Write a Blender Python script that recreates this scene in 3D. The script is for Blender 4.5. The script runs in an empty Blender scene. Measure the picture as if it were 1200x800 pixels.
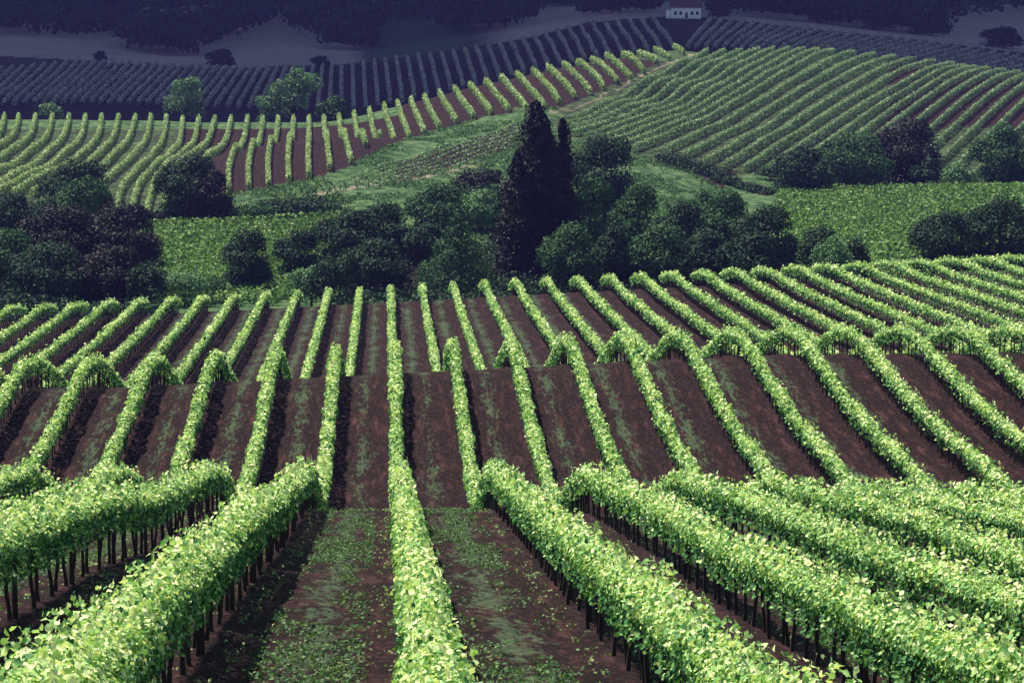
import bpy, math, random
import numpy as np
from mathutils import Vector, Matrix

random.seed(7)
rng = np.random.default_rng(11)
R = math.radians
scene = bpy.context.scene
col = scene.collection

# ------------------------------------------------------------------ camera
F = 3600.0                                   # focal length in pixels of a 1200 px wide frame
PITCH = math.atan(500.0 / F)
YAW = math.atan(148.0 / F)                   # world +Y is the direction of the near vine rows
cam_d = bpy.data.cameras.new('camera')
cam = bpy.data.objects.new('camera', cam_d)
col.objects.link(cam)
cam_d.sensor_width = 36.0
cam_d.lens = 36.0 * F / 1200.0
cam_d.clip_start = 0.5
cam_d.clip_end = 20000
cam.location = (0, 0, 0)
cam.rotation_euler = (R(90) - PITCH, 0, -YAW)
scene.camera = cam

# ------------------------------------------------------------------ light
SUN_EL, SUN_AZ = R(58), R(-40)               # azimuth measured from +Y towards +X
sun_dir = Vector((math.sin(SUN_AZ) * math.cos(SUN_EL), math.cos(SUN_AZ) * math.cos(SUN_EL), math.sin(SUN_EL)))
world = bpy.data.worlds.new('World')
scene.world = world
world.use_nodes = True
wn = world.node_tree
wn.nodes.clear()
wo = wn.nodes.new('ShaderNodeOutputWorld')
bg = wn.nodes.new('ShaderNodeBackground')
sky = wn.nodes.new('ShaderNodeTexSky')
sky.sky_type = 'NISHITA'
sky.sun_disc = False
sky.sun_elevation = SUN_EL
sky.sun_rotation = SUN_AZ % (2 * math.pi)
sky.altitude = 200
sky.air_density = 1.0
sky.dust_density = 0.3
sky.ozone_density = 2.5
bg.inputs['Strength'].default_value = 0.065
wn.links.new(sky.outputs[0], bg.inputs[0])
wn.links.new(bg.outputs[0], wo.inputs[0])
sl = bpy.data.lights.new('sun', 'SUN')
sl.energy = 5.0
sl.angle = R(0.5)
sl.color = (1.0, 0.95, 0.86)
so = bpy.data.objects.new('sun', sl)
so.rotation_euler = sun_dir.to_track_quat('Z', 'Y').to_euler()
col.objects.link(so)
scene.view_settings.view_transform = 'Standard'
scene.view_settings.look = 'None'
scene.view_settings.gamma = 1.0
scene.view_settings.use_curve_mapping = False
scene.view_settings.exposure = 0.9
scene.render.resolution_x, scene.render.resolution_y = 1024, 682
scene.cycles.max_bounces = 5
scene.cycles.diffuse_bounces = 3
scene.cycles.transmission_bounces = 3
scene.cycles.transparent_max_bounces = 4
scene.cycles.volume_bounces = 0

# ------------------------------------------------------------------ helpers
CR = np.array(cam.rotation_euler.to_matrix())

def ray(u, v):
    """direction through pixel u, v of the 1200 x 800 photograph, scaled so that y = 1"""
    c = np.stack([(np.asarray(u, float) - 600) / F, -(np.asarray(v, float) - 400) / F, -np.ones_like(np.asarray(u, float))], -1)
    w = c @ CR.T
    return w / w[..., 1:2]

def pt(u, v, d):
    return ray(u, v) * np.asarray(d, float)[..., None]

def proj(P):
    c = np.asarray(P) @ CR
    return 600 + F * c[..., 0] / -c[..., 2], 400 - F * c[..., 1] / -c[..., 2]

def sm(x, a, b):
    t = np.clip((np.asarray(x, float) - a) / (b - a), 0, 1)
    return t * t * (3 - 2 * t)

def hermite(xs, ys):
    xs, ys = np.array(xs, float), np.array(ys, float)
    h = np.diff(xs); dl = np.diff(ys) / h
    m = np.empty_like(ys)
    m[0], m[-1] = dl[0], dl[-1]
    m[1:-1] = (dl[:-1] * h[1:] + dl[1:] * h[:-1]) / (h[1:] + h[:-1])
    def f(x):
        x = np.asarray(x, float)
        i = np.clip(np.searchsorted(xs, x) - 1, 0, len(xs) - 2)
        t = (x - xs[i]) / h[i]
        lo, hi = x < xs[0], x > xs[-1]
        t2, t3 = t * t, t * t * t
        y = (2*t3-3*t2+1)*ys[i] + (t3-2*t2+t)*h[i]*m[i] + (-2*t3+3*t2)*ys[i+1] + (t3-t2)*h[i]*m[i+1]
        y = np.where(lo, ys[0] + (x - xs[0]) * m[0], y)
        return np.where(hi, ys[-1] + (x - xs[-1]) * m[-1], y)
    return f

_tab = np.random.default_rng(5).random((256, 256))
def vnoise(x, y):
    xi, yi = np.floor(x).astype(int), np.floor(y).astype(int)
    fx, fy = x - xi, y - yi
    fx, fy = fx*fx*(3-2*fx), fy*fy*(3-2*fy)
    g = lambda a, b: _tab[a & 255, b & 255]
    return (g(xi,yi)*(1-fx)+g(xi+1,yi)*fx)*(1-fy) + (g(xi,yi+1)*(1-fx)+g(xi+1,yi+1)*fx)*fy

H = 1.4            # height of the vine canopy

# guide lines of the distant rows: (u, v of canopy top, distance)
LEFT = [
    [(-45,133,650),(-52,152,625),(-80,168,590),(-140,190,540),(-200,210,500)],
    [(22,133,650),(17,152,625),(-5,168,590),(-60,190,540),(-120,210,500)],
    [(81,133,650),(77,150,628),(62,170,595),(32,195,555),(0,212,520),(-40,228,495)],
    [(119,134,650),(115,155,622),(95,177,585),(60,198,550),(15,222,510)],
    [(159,134,650),(150,160,615),(122,190,570),(100,203,548),(60,220,520)],
    [(195,134,650),(190,162,612),(172,185,575),(158,197,556),(140,222,520),(137,245,500)],
    [(214,136,650),(210,165,608),(195,182,580),(175,199,554),(158,225,518),(154,248,498)],
    [(252,136,650),(245,158,615),(232,172,588),(210,186,562),(195,222,520),(190,248,498)],
    [(290,136,650),(287,155,620),(281,170,588),(275,170,560),(268,192,530),(268,217,505)],
    [(326,136,650),(324,154,618),(321,167,588),(317,161,557),(314,185,530),(315,211,508)],
    [(362,136,650),(362,150,618),(362,160,590),(362,154,560),(361,178,532),(362,201,511)],
    [(397,134,650),(399,148,618),(401,156,590),(403,152,564),(408,170,540),(412,184,525)],
    [(450,121,652),(455,140,622),(459,150,604),(462,160,590)],
    [(497,110,655),(505,126,622),(510,136,608),(515,144,598)],
    [(550,96,660),(560,108,640),(569,119,622),(575,128,607)],
    [(605,84,668),(617,96,645),(629,109,628),(638,121,610)],
    [(660,72,680),(673,83,660),(684,94,647),(692,104,635)],
    [(710,62,700),(722,70,684),(732,79,672),(740,87,660)],
    [(767,55,725),(776,59,716),(785,65,708)],
    [(790,52,735),(796,55,729),(801,58,724)],
]
LEFT_N = [4, 3, 2, 2, 2, 1, 2, 2, 2, 2, 2, 3, 3, 3, 3, 3, 3, 3, 1]
RIGHT = [
    [(660,137,600),(690,129,608),(730,112,634),(775,87,672),(815,66,712),(830,57,730)],
    [(672,152,585),(707,142,597),(755,125,615),(805,97,655),(850,72,700),(890,56,745)],
    [(742,171,568),(780,156,590),(825,139,615),(875,110,652),(925,80,700),(978,58,750)],
    [(825,186,562),(875,158,590),(915,134,620),(957,106,660),(1007,78,704),(1050,65,742)],
    [(895,197,560),(950,160,595),(1012,120,640),(1062,93,680),(1100,76,720),(1118,73,735)],
    [(990,194,570),(1020,164,598),(1050,139,622),(1080,117,645),(1125,88,690),(1160,79,718)],
    [(1107,203,566),(1137,176,592),(1175,140,625),(1203,113,655),(1232,93,690),(1250,90,705)],
    [(1180,215,556),(1215,185,588),(1250,150,620),(1280,122,652),(1320,100,690)],
    [(1280,225,550),(1320,190,585),(1355,155,620),(1385,130,655),(1425,108,690)],
]
RIGHT_N = [3, 5, 3, 3, 3, 5, 3, 3]
FOLD = [
    [(632,130,600),(600,142,588),(540,161,562),(480,182,537),(420,201,512),(372,217,497)],
    [(640,155,577),(600,166,563),(560,179,546),(500,198,521),(440,212,504)],
]
FOLD_N = [5]
FAR = [
    [(-70,122,900),(-45,100,970),(-22,80,1050)],
    [(40,118,900),(66,94,970),(90,71,1050)],
    [(150,118,900),(173,94,970),(195,73,1050)],
    [(240,122,900),(258,98,970),(275,78,1050)],
    [(330,125,900),(338,98,970),(345,78,1055)],
    [(400,126,890),(400,98,965),(400,74,1060)],
    [(500,110,905),(495,84,985),(490,64,1070)],
    [(600,86,925),(592,65,1000),(585,50,1085)],
    [(700,64,955),(690,43,1030),(680,26,1110)],
    [(790,54,985),(776,35,1055),(765,20,1125)],
    [(805,53,985),(820,35,1050),(833,21,1120)],
    [(900,56,985),(925,42,1050),(948,31,1110)],
    [(1050,68,965),(1085,58,1020),(1112,50,1080)],
    [(1200,95,945),(1240,82,1000),(1265,74,1060)],
]
FAR_N = [9, 10, 8, 7, 5, 7, 7, 7, 6, 1, 9, 12, 11]

cps = []           # ground control points x, y, z
def cp(u, v, d, h=0.0):
    p = pt(u, v, d); cps.append((p[0], p[1], p[2] - h))
def cz(u, d, z):
    p = pt(u, 300, d); cps.append((p[0], p[1], z))
for fam, step in ((LEFT, 1), (RIGHT, 1), (FOLD, 1), (FAR, 1)):
    for g in fam:
        for q in g: cp(*q, H)
        if fam is LEFT or fam is RIGHT:                      # the back of the hill falls away
            top = max(g, key=lambda q: q[2])
            p = pt(*top); z = p[2] - H
            cz(top[0], top[2] + 14, z - 1.2)
            cz(top[0], top[2] + 55, z - 8)
for u in range(-500, 1701, 150):
    cz(u, 335, -43.5); cz(u, 365, -46.8); cz(u, 400, -47.6); cz(u, 430, -47.7)
    zf = np.interp(u, [0, 400, 800, 1200], [-60, -60, -48, -54])
    cz(u, 840, zf)
for u in (150, 250, 350, 450): cz(u, 465, -47.3)
for u in (-200, -50, 50): cz(u, 465, -47.0)
for u in (450, 550): cp(u, 238, 482)
for u in (620, 700, 760): cz(u, 460, -47.4); cz(u, 520, -46.0)
for u in (820, 920, 1020, 1120, 1220, 1350, 1500): cz(u, 480, -48.0); cz(u, 535, -48.3)
cp(800, 214, 540); cp(745, 190, 560)
for u in (-500, -350): cz(u, 520, -45); cz(u, 650, -42); cz(u, 1000, -50)
for u in (1500, 1700): cz(u, 600, -42); cz(u, 720, -36); cz(u, 1000, -50)
for u, v in ((-300,60),(-100,55),(0,50),(100,48),(200,68),(270,62),(340,52),(420,60),(500,48),(580,40),(640,28),(700,17),(770,14),(850,17),(950,26),(1050,38),(1150,47),(1250,58),(1450,65)):
    cp(u, v, 1190)
for u, v in ((-400,30),(-100,26),(60,26),(180,42),(330,22),(480,26),(600,16),(720,4),(850,4),(1000,14),(1150,26),(1300,30),(1600,30)):
    cp(u, v, 1400)
for u in range(-500, 1701, 200):
    w = 12 * math.sin(u / 170.0)
    cz(u, 1650, -38 + w); cz(u, 2000, -8 + 1.6 * w); cz(u, 2600, 38 + 2 * w); cz(u, 3600, 55 + 2 * w)
C = np.array(cps)
def chart(x, y):
    y = np.maximum(y, 60.0)
    return np.stack([x / y, 1.0 * np.log(y)], -1)
Q = chart(C[:, 0], C[:, 1])
def tps(r2): return 0.5 * r2 * np.log(np.maximum(r2, 1e-12))
def d2(a, b): return ((a[:, None, :] - b[None, :, :]) ** 2).sum(-1)
n = len(Q); LAM = 5e-6
E = C[:, 2] / C[:, 1]
A = np.zeros((n + 3, n + 3))
A[:n, :n] = tps(d2(Q, Q)) + np.eye(n) * LAM
A[:n, n] = 1; A[:n, n+1:] = Q; A[n, :n] = 1; A[n+1:, :n] = Q.T
W = np.linalg.solve(A, np.concatenate([E, np.zeros(3)]))
_r = (A[:n, :n] - np.eye(n) * LAM) @ W[:n] + A[:n, n:] @ W[n:] - E
print('fit px rms', float(np.sqrt((_r ** 2).mean()) * F), float(np.abs(_r).max() * F))
def far_z(x, y):
    sh = x.shape; q = chart(x.ravel(), y.ravel()); out = np.empty(len(q))
    for i in range(0, len(q), 20000):
        b = q[i:i+20000]
        out[i:i+20000] = tps(d2(b, Q)) @ W[:n] + W[n] + b @ W[n+1:]
    return (out * np.maximum(y.ravel(), 60.0)).reshape(sh)

near_key = hermite([-60, 0, 28, 45, 60, 75, 90, 97, 103, 110, 117, 123, 132, 143, 152, 158, 165, 175, 190, 200, 210, 230, 255, 275, 292, 302, 315, 335],
                   [2.5, -2.4, -6.8, -9.45, -11.8, -14.15, -16.45, -17.55, -18.95, -21, -22.0, -22.3, -22.3, -21.9, -21.6, -22.25, -23.9, -26.4, -29.7, -30.5, -31.0, -32.1, -33.5, -34.6, -35.4, -36.8, -39.4, -43.8])
def near_z(x, y):
    w = sm(y, 110, 135) * (1 - sm(y, 185, 215))
    sh = np.clip(x * 0.3, -4, 6) * w
    z = near_key(y - sh) - H
    z = z + 0.047 * np.clip(x, -70, 90) * sm(y, 170, 215)
    z = z - 0.30 * sm(-x, 7, 9) * sm(y, 45, 60) * (1 - sm(y, 85, 97))
    z = z - 0.07 * np.clip(x, -6, 12) * (1 - .85 * sm(-x, 6, 9)) * (1 - sm(y, 55, 75))
    z = z - 0.05 * np.clip(x - 2, 0, 16) * sm(y, 55, 75) * (1 - sm(y, 110, 125))
    return z
def ground_z(x, y):
    x, y = np.atleast_1d(np.asarray(x, float)), np.atleast_1d(np.asarray(y, float))
    w = sm(y, 312, 352)
    z = near_z(x, y) * (1 - w)
    k = w > 0
    if k.any(): z[k] += far_z(x[k], y[k]) * w[k]
    return z

# ------------------------------------------------------------------ materials
def new_mat(name):
    m = bpy.data.materials.new(name); m.use_nodes = True
    nt = m.node_tree; nt.nodes.clear()
    return m, nt, nt.nodes.new('ShaderNodeOutputMaterial')
def nd(nt, t, **kw):
    x = nt.nodes.new(t)
    for k, v in kw.items(): setattr(x, k, v)
    return x
def ramp(nt, fac, stops):
    r = nd(nt, 'ShaderNodeValToRGB')
    while len(r.color_ramp.elements) < len(stops): r.color_ramp.elements.new(0.5)
    for e, (p, c) in zip(r.color_ramp.elements, stops):
        e.position = p; e.color = (*c, 1)
    nt.links.new(fac, r.inputs[0]); return r.outputs[0]

def leaf_mat(name, stops, trans=0.35, tcol=None, rough=0.6):
    m, nt, out = new_mat(name)
    at = nd(nt, 'ShaderNodeAttribute', attribute_name='tint')
    c = ramp(nt, at.outputs['Fac'], stops)
    p = nd(nt, 'ShaderNodeBsdfPrincipled')
    p.inputs['Roughness'].default_value = rough
    p.inputs['Specular IOR Level'].default_value = 0.08
    nt.links.new(c, p.inputs['Base Color'])
    t = nd(nt, 'ShaderNodeBsdfTranslucent')
    mx = nd(nt, 'ShaderNodeMixRGB', blend_type='MULTIPLY'); mx.inputs[0].default_value = 1
    mx.inputs[2].default_value = (*(tcol or (1.1, 1.15, 0.6)), 1)
    nt.links.new(c, mx.inputs[1]); nt.links.new(mx.outputs[0], t.inputs[0])
    ms = nd(nt, 'ShaderNodeMixShader'); ms.inputs[0].default_value = trans
    nt.links.new(p.outputs[0], ms.inputs[1]); nt.links.new(t.outputs[0], ms.inputs[2])
    nt.links.new(ms.outputs[0], out.inputs[0])
    return m
M = {}
M['vine'] = leaf_mat('vine_leaf', [(0, (0.035, 0.13, 0.045)), (0.4, (0.15, 0.34, 0.10)), (0.72, (0.47, 0.67, 0.23)), (1, (0.84, 0.88, 0.44))], 0.22)
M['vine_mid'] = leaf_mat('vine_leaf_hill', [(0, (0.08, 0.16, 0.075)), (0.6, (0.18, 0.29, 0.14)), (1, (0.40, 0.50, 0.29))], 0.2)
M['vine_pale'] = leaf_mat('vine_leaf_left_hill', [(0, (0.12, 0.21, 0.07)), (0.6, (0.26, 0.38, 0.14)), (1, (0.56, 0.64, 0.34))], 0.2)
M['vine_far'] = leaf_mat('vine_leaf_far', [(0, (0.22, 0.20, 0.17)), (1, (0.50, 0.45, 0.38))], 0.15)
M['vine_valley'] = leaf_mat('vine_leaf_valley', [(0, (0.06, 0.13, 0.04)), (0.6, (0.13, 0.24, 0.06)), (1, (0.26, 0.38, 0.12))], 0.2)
M['tree_dark'] = leaf_mat('leaf_dark', [(0, (0.008, 0.028, 0.012)), (0.7, (0.026, 0.066, 0.024)), (1, (0.065, 0.125, 0.045))], 0.08)
M['tree_mid'] = leaf_mat('leaf_mid', [(0, (0.016, 0.052, 0.018)), (0.7, (0.055, 0.13, 0.040)), (1, (0.12, 0.22, 0.075))], 0.12)
M['tree_light'] = leaf_mat('leaf_light', [(0, (0.05, 0.12, 0.05)), (0.6, (0.13, 0.24, 0.10)), (1, (0.30, 0.42, 0.20))], 0.18)
M['tree_brown'] = leaf_mat('leaf_brown', [(0, (0.010, 0.011, 0.009)), (0.7, (0.024, 0.027, 0.019)), (1, (0.058, 0.060, 0.040))], 0.03)
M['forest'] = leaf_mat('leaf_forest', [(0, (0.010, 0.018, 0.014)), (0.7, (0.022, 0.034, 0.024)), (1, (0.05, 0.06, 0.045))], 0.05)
M['weed'] = leaf_mat('weed_leaf', [(0, (0.03, 0.08, 0.03)), (0.6, (0.09, 0.17, 0.07)), (1, (0.30, 0.40, 0.16))], 0.25)

def solid(name, base, rough=0.85, nscale=20, var=0.35, bump=0.3):
    m, nt, out = new_mat(name)
    p = nd(nt, 'ShaderNodeBsdfPrincipled'); p.inputs['Roughness'].default_value = rough
    tc = nd(nt, 'ShaderNodeTexCoord')
    no = nd(nt, 'ShaderNodeTexNoise'); no.inputs['Scale'].default_value = nscale; no.inputs['Detail'].default_value = 6
    nt.links.new(tc.outputs['Object'], no.inputs['Vector'])
    lo = tuple(x * (1 - var) for x in base); hi = tuple(min(1, x * (1 + var)) for x in base)
    nt.links.new(ramp(nt, no.outputs[0], [(0.3, lo), (0.7, hi)]), p.inputs['Base Color'])
    b = nd(nt, 'ShaderNodeBump'); b.inputs['Strength'].default_value = bump; b.inputs['Distance'].default_value = 0.02
    nt.links.new(no.outputs[0], b.inputs['Height']); nt.links.new(b.outputs[0], p.inputs['Normal'])
    nt.links.new(p.outputs[0], out.inputs[0])
    return m
M['bark'] = solid('vine_bark', (0.045, 0.028, 0.022), 0.95, 30)
M['post'] = solid('post_wood', (0.07, 0.05, 0.045), 0.9, 25)
M['wire'] = solid('wire', (0.12, 0.11, 0.10), 0.5, 5)
M['tree_bark'] = solid('tree_bark', (0.05, 0.038, 0.03), 0.95, 3)
M['white_wall'] = solid('house_wall', (0.84, 0.82, 0.80), 0.8, 1.5, 0.08)
M['roof'] = solid('house_roof', (0.12, 0.055, 0.045), 0.8, 4, 0.3)
M['glass'] = solid('window_glass', (0.03, 0.035, 0.05), 0.15, 2, 0.1, 0)
M['frame'] = solid('window_frame', (0.5, 0.48, 0.45), 0.6, 2, 0.1)
M['door'] = solid('house_door', (0.10, 0.06, 0.04), 0.6, 4, 0.2)
M['cloud'] = solid('cloud', (0.85, 0.85, 0.87), 1.0, 0.01, 0.05, 0)

def ground_mat():
    m, nt, out = new_mat('soil_and_grass')
    L = nt.links.new
    p = nd(nt, 'ShaderNodeBsdfPrincipled'); p.inputs['Roughness'].default_value = 0.97
    p.inputs['Specular IOR Level'].default_value = 0.1
    tc = nd(nt, 'ShaderNodeTexCoord')
    cov = nd(nt, 'ShaderNodeAttribute', attribute_name='cover')
    sp = nd(nt, 'ShaderNodeSeparateColor'); L(cov.outputs['Color'], sp.inputs[0])
    geo = nd(nt, 'ShaderNodeSeparateXYZ'); L(tc.outputs['Object'], geo.inputs[0])
    def noise(scale, detail=6, stretch=None, rough=0.6):
        no = nd(nt, 'ShaderNodeTexNoise'); no.inputs['Scale'].default_value = scale
        no.inputs['Detail'].default_value = detail; no.inputs['Roughness'].default_value = rough
        if stretch:
            mp = nd(nt, 'ShaderNodeMapping'); mp.inputs['Scale'].default_value = stretch
            L(tc.outputs['Object'], mp.inputs[0]); L(mp.outputs[0], no.inputs['Vector'])
        else: L(tc.outputs['Object'], no.inputs['Vector'])
        return no.outputs[0]
    def math_(op, a, b=None, clamp=False):
        x = nd(nt, 'ShaderNodeMath', operation=op); x.use_clamp = clamp
        for i, q in enumerate((a, b)):
            if q is None: continue
            if isinstance(q, (int, float)): x.inputs[i].default_value = q
            else: L(q, x.inputs[i])
        return x.outputs[0]
    def mix(f, a, b):
        x = nd(nt, 'ShaderNodeMixRGB'); L(f, x.inputs[0])
        for i, q in ((1, a), (2, b)):
            if isinstance(q, tuple): x.inputs[i].default_value = (*q, 1)
            else: L(q, x.inputs[i])
        return x.outputs[0]
    fine = noise(8, 8, (1.0, 0.3, 1.0), 0.68); clod = noise(2.6, 8, (1.0, 0.5, 1.0), 0.65); big = noise(0.16, 3)
    streak = noise(1.0, 6, (3.2, 0.35, 1.0))
    soil = ramp(nt, fine, [(0.38, (0.0030, 0.0012, 0.0012)), (0.52, (0.0110, 0.0038, 0.0040)), (0.69, (0.080, 0.033, 0.029))])
    soil2 = ramp(nt, streak, [(0.38, (0.0040, 0.0016, 0.0016)), (0.54, (0.0150, 0.0050, 0.0052)), (0.71, (0.090, 0.040, 0.034))])
    s = mix(math_('MULTIPLY', clod, 0.9), soil, soil2)
    # weeds down the middle of the lanes between the rows
    lane = math_('FRACT', math_('MULTIPLY', math_('ADD', geo.outputs[0], 300.0 - 0.4), 1 / 3.0))     # 0 at a row, 0.5 mid lane
    mid = math_('SUBTRACT', 1.0, math_('MULTIPLY', math_('ABSOLUTE', math_('SUBTRACT', lane, 0.5)), 3.0), True)
    patch = noise(0.9, 5, (1.0, 0.30, 1.0))
    wmask = math_('ADD', math_('MULTIPLY', mid, 0.55), math_('MULTIPLY', patch, 1.0))
    wmask = math_('ADD', wmask, math_('MULTIPLY', sp.outputs[2], 0.5))
    wm = ramp(nt, wmask, [(0.0, (0, 0, 0)), (0.93, (0, 0, 0)), (1.0, (1, 1, 1))])
    wm = math_('MULTIPLY', math_('SUBTRACT', math_('ADD', wmask, math_('MULTIPLY', math_('SUBTRACT', noise(6.5, 8, (1.0, 0.16, 1.0), 0.75), 0.5), 1.9)), 1.02), 5.0, True)
    wm = math_('MULTIPLY', wm, math_('GREATER_THAN', sp.outputs[2], 0.01))
    weedc = ramp(nt, fine, [(0.3, (0.028, 0.06, 0.028)), (0.6, (0.075, 0.115, 0.058)), (0.8, (0.15, 0.16, 0.10))])
    s = mix(math_('MULTIPLY', wm, 0.6), s, weedc)
    # meadow
    g1 = noise(0.5, 8); g2 = noise(0.06, 4)
    grass = ramp(nt, noise(0.45, 10, None, 0.75), [(0.40, (0.012, 0.034, 0.012)), (0.50, (0.040, 0.090, 0.030)), (0.60, (0.12, 0.165, 0.06))])
    grass = mix(math_('MULTIPLY', g2, 0.25), grass, (0.04, 0.08, 0.03))
    gm = math_('ADD', math_('MULTIPLY', math_('SUBTRACT', g1, 0.5), 0.8), sp.outputs[0])
    gm = math_('MULTIPLY', math_('SUBTRACT', gm, 0.3), 2.5, True)
    s = mix(gm, s, grass)
    # pale dirt of tracks and dry slopes
    dirt = ramp(nt, noise(0.35, 8), [(0.3, (0.28, 0.20, 0.15)), (0.7, (0.46, 0.35, 0.26))])
    dm = math_('ADD', math_('MULTIPLY', math_('SUBTRACT', g1, 0.5), 0.6), sp.outputs[1])
    dm = math_('MULTIPLY', math_('SUBTRACT', dm, 0.25), 2.0, True)
    s = mix(dm, s, dirt)
    L(s, p.inputs['Base Color'])
    b = nd(nt, 'ShaderNodeBump'); b.inputs['Strength'].default_value = 0.9; b.inputs['Distance'].default_value = 0.12
    L(math_('ADD', math_('MULTIPLY', fine, 0.5), math_('ADD', math_('MULTIPLY', clod, 0.7), math_('MULTIPLY', streak, 1.0))), b.inputs['Height']); L(b.outputs[0], p.inputs['Normal'])
    L(p.outputs[0], out.inputs[0])
    return m
M['ground'] = ground_mat()

# ------------------------------------------------------------------ object helpers
def tag(o, label=None, cat=None, group=None, kind=None):
    if label: o['label'] = label
    if cat: o['category'] = cat
    if group: o['group'] = group
    if kind: o['kind'] = kind
    return o
def empty(name, loc=(0, 0, 0), rz=0.0):
    o = bpy.data.objects.new(name, None); o.empty_display_size = 0.3
    o.location = loc; o.rotation_euler = (0, 0, rz); col.objects.link(o); return o
def raw_mesh(name, V, faces, m, parent=None, tint=None, smooth=False):
    """faces: (k, n) array or list of such arrays"""
    if not isinstance(faces, list): faces = [faces]
    faces = [f for f in faces if len(f)]
    me = bpy.data.meshes.new(name)
    V = np.ascontiguousarray(V, dtype=np.float32)
    me.vertices.add(len(V)); me.vertices.foreach_set('co', V.ravel())
    li = np.concatenate([f.ravel() for f in faces]).astype(np.int32)
    tot = np.concatenate([np.full(len(f), f.shape[1]) for f in faces]).astype(np.int32)
    st = np.concatenate([[0], np.cumsum(tot)[:-1]]).astype(np.int32)
    me.loops.add(len(li)); me.loops.foreach_set('vertex_index', li)
    me.polygons.add(len(tot)); me.polygons.foreach_set('loop_start', st); me.polygons.foreach_set('loop_total', tot)
    if smooth: me.polygons.foreach_set('use_smooth', np.ones(len(tot), dtype=bool))
    if tint is not None:
        a = me.attributes.new('tint', 'FLOAT', 'POINT'); a.data.foreach_set('value', np.ascontiguousarray(tint, dtype=np.float32))
    me.materials.append(m)
    me.update(calc_edges=True)
    o = bpy.data.objects.new(name, me); col.objects.link(o)
    if parent is not None: o.parent = parent
    return o

def norm(v): return v / np.maximum(np.linalg.norm(v, axis=-1, keepdims=True), 1e-9)
def leaves(P, N, size, lobed=False, stretch=1.0):
    """leaf-shaped cards, folded a little along the midrib"""
    k = len(P)
    T = norm(np.cross(N, norm(rng.normal(size=(k, 3))))); B = np.cross(N, T)
    s = np.broadcast_to(size, (k,))[:, None] * 0.5
    if lobed:
        pr = [(0, -1.0, 0), (0.75, -0.75, .18), (1.0, 0.05, .25), (0.45, 0.45, .1), (0, 1.05, -.05), (-0.45, 0.45, .1), (-1.0, 0.05, .25), (-0.75, -0.75, .18)]
        V = np.stack([P + s * (a * T + b * B * stretch + c * N) for a, b, c in pr], 1)
        base = np.arange(k)[:, None] * 8
        f = np.concatenate([base + np.array([0, 1, 2, 3, 4]), base + np.array([0, 4, 5, 6, 7])])
        return V.reshape(-1, 3), f, 8
    pr = [(0, -1.0, 0), (0.85, 0.0, .25), (0, 1.0, 0), (-0.85, 0.0, .25)]
    V = np.stack([P + s * (a * T + b * B * stretch + c * N) for a, b, c in pr], 1)
    base = np.arange(k)[:, None] * 4
    return V.reshape(-1, 3), np.concatenate([base + np.array([0, 1, 2]), base + np.array([0, 2, 3])]), 4

def tube(pts, rad, sides=6):
    pts = np.asarray(pts, float); rad = np.asarray(rad, float)
    t = norm(np.gradient(pts, axis=0))
    ref = np.where(np.abs(t[:, 2:3]) > 0.9, np.array([[1., 0, 0]]), np.array([[0., 0, 1]]))
    a = norm(np.cross(t, ref)); b = np.cross(t, a)
    th = np.linspace(0, 2 * np.pi, sides, endpoint=False)
    V = pts[:, None] + rad[:, None, None] * (np.cos(th)[None, :, None] * a[:, None] + np.sin(th)[None, :, None] * b[:, None])
    m_ = len(pts)
    i = np.arange(m_ - 1)[:, None] * sides; j = np.arange(sides)[None]
    f = np.stack([i + j, i + (j + 1) % sides, i + sides + (j + 1) % sides, i + sides + j], -1).reshape(-1, 4)
    V = V.reshape(-1, 3)
    V = np.concatenate([V, pts[:1], pts[-1:]])
    c0, c1 = len(V) - 2, len(V) - 1
    j = np.arange(sides)
    cap = np.concatenate([np.stack([(j + 1) % sides, j, np.full(sides, c0)], 1),
                          np.stack([(m_-1)*sides + j, (m_-1)*sides + (j + 1) % sides, np.full(sides, c1)], 1)])
    return V, f, cap
def merge(parts):
    Vs, Q4, T3, o = [], [], [], 0
    for V, f, c in parts:
        Vs.append(V); Q4.append(f + o); T3.append(c + o); o += len(V)
    return np.concatenate(Vs), [np.concatenate(Q4), np.concatenate(T3)]
def box(x0, x1, y0, y1, z0, z1):
    V = np.array([(x, y, z) for z in (z0, z1) for y in (y0, y1) for x in (x0, x1)], float)
    return V, np.array([(0, 2, 3, 1), (4, 5, 7, 6), (0, 1, 5, 4), (2, 6, 7, 3), (0, 4, 6, 2), (1, 3, 7, 5)])

ONES = ['first', 'second', 'third', 'fourth', 'fifth', 'sixth', 'seventh', 'eighth', 'ninth', 'tenth', 'eleventh', 'twelfth', 'thirteenth', 'fourteenth', 'fifteenth', 'sixteenth', 'seventeenth', 'eighteenth', 'nineteenth']
TENS = {2: ('twentieth', 'twenty'), 3: ('thirtieth', 'thirty'), 4: ('fortieth', 'forty'), 5: ('fiftieth', 'fifty'), 6: ('sixtieth', 'sixty'), 7: ('seventieth', 'seventy'), 8: ('eightieth', 'eighty'), 9: ('ninetieth', 'ninety'), 10: ('hundredth', 'hundred'), 11: ('hundred-and-tenth', 'hundred-and-ten')}
def ordinal(i):
    if i < 20: return ONES[i - 1]
    t, r = divmod(i, 10)
    return TENS[t][0] if r == 0 else TENS[t][1] + '-' + ONES[r - 1]

# ------------------------------------------------------------------ terrain
Yn = np.exp(np.arange(math.log(8), math.log(3640), 0.0062)) - 40
an = np.arange(-0.34, 0.34, 0.0017)
gy, ga = np.meshgrid(Yn, an, indexing='ij')
gx = ga * (gy + 40) * 1.02 + 0.041 * gy * 0
gx = gx + 0.0 + 0.02 * 0
gz = ground_z(gx.ravel(), gy.ravel()).reshape(gx.shape)
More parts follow.
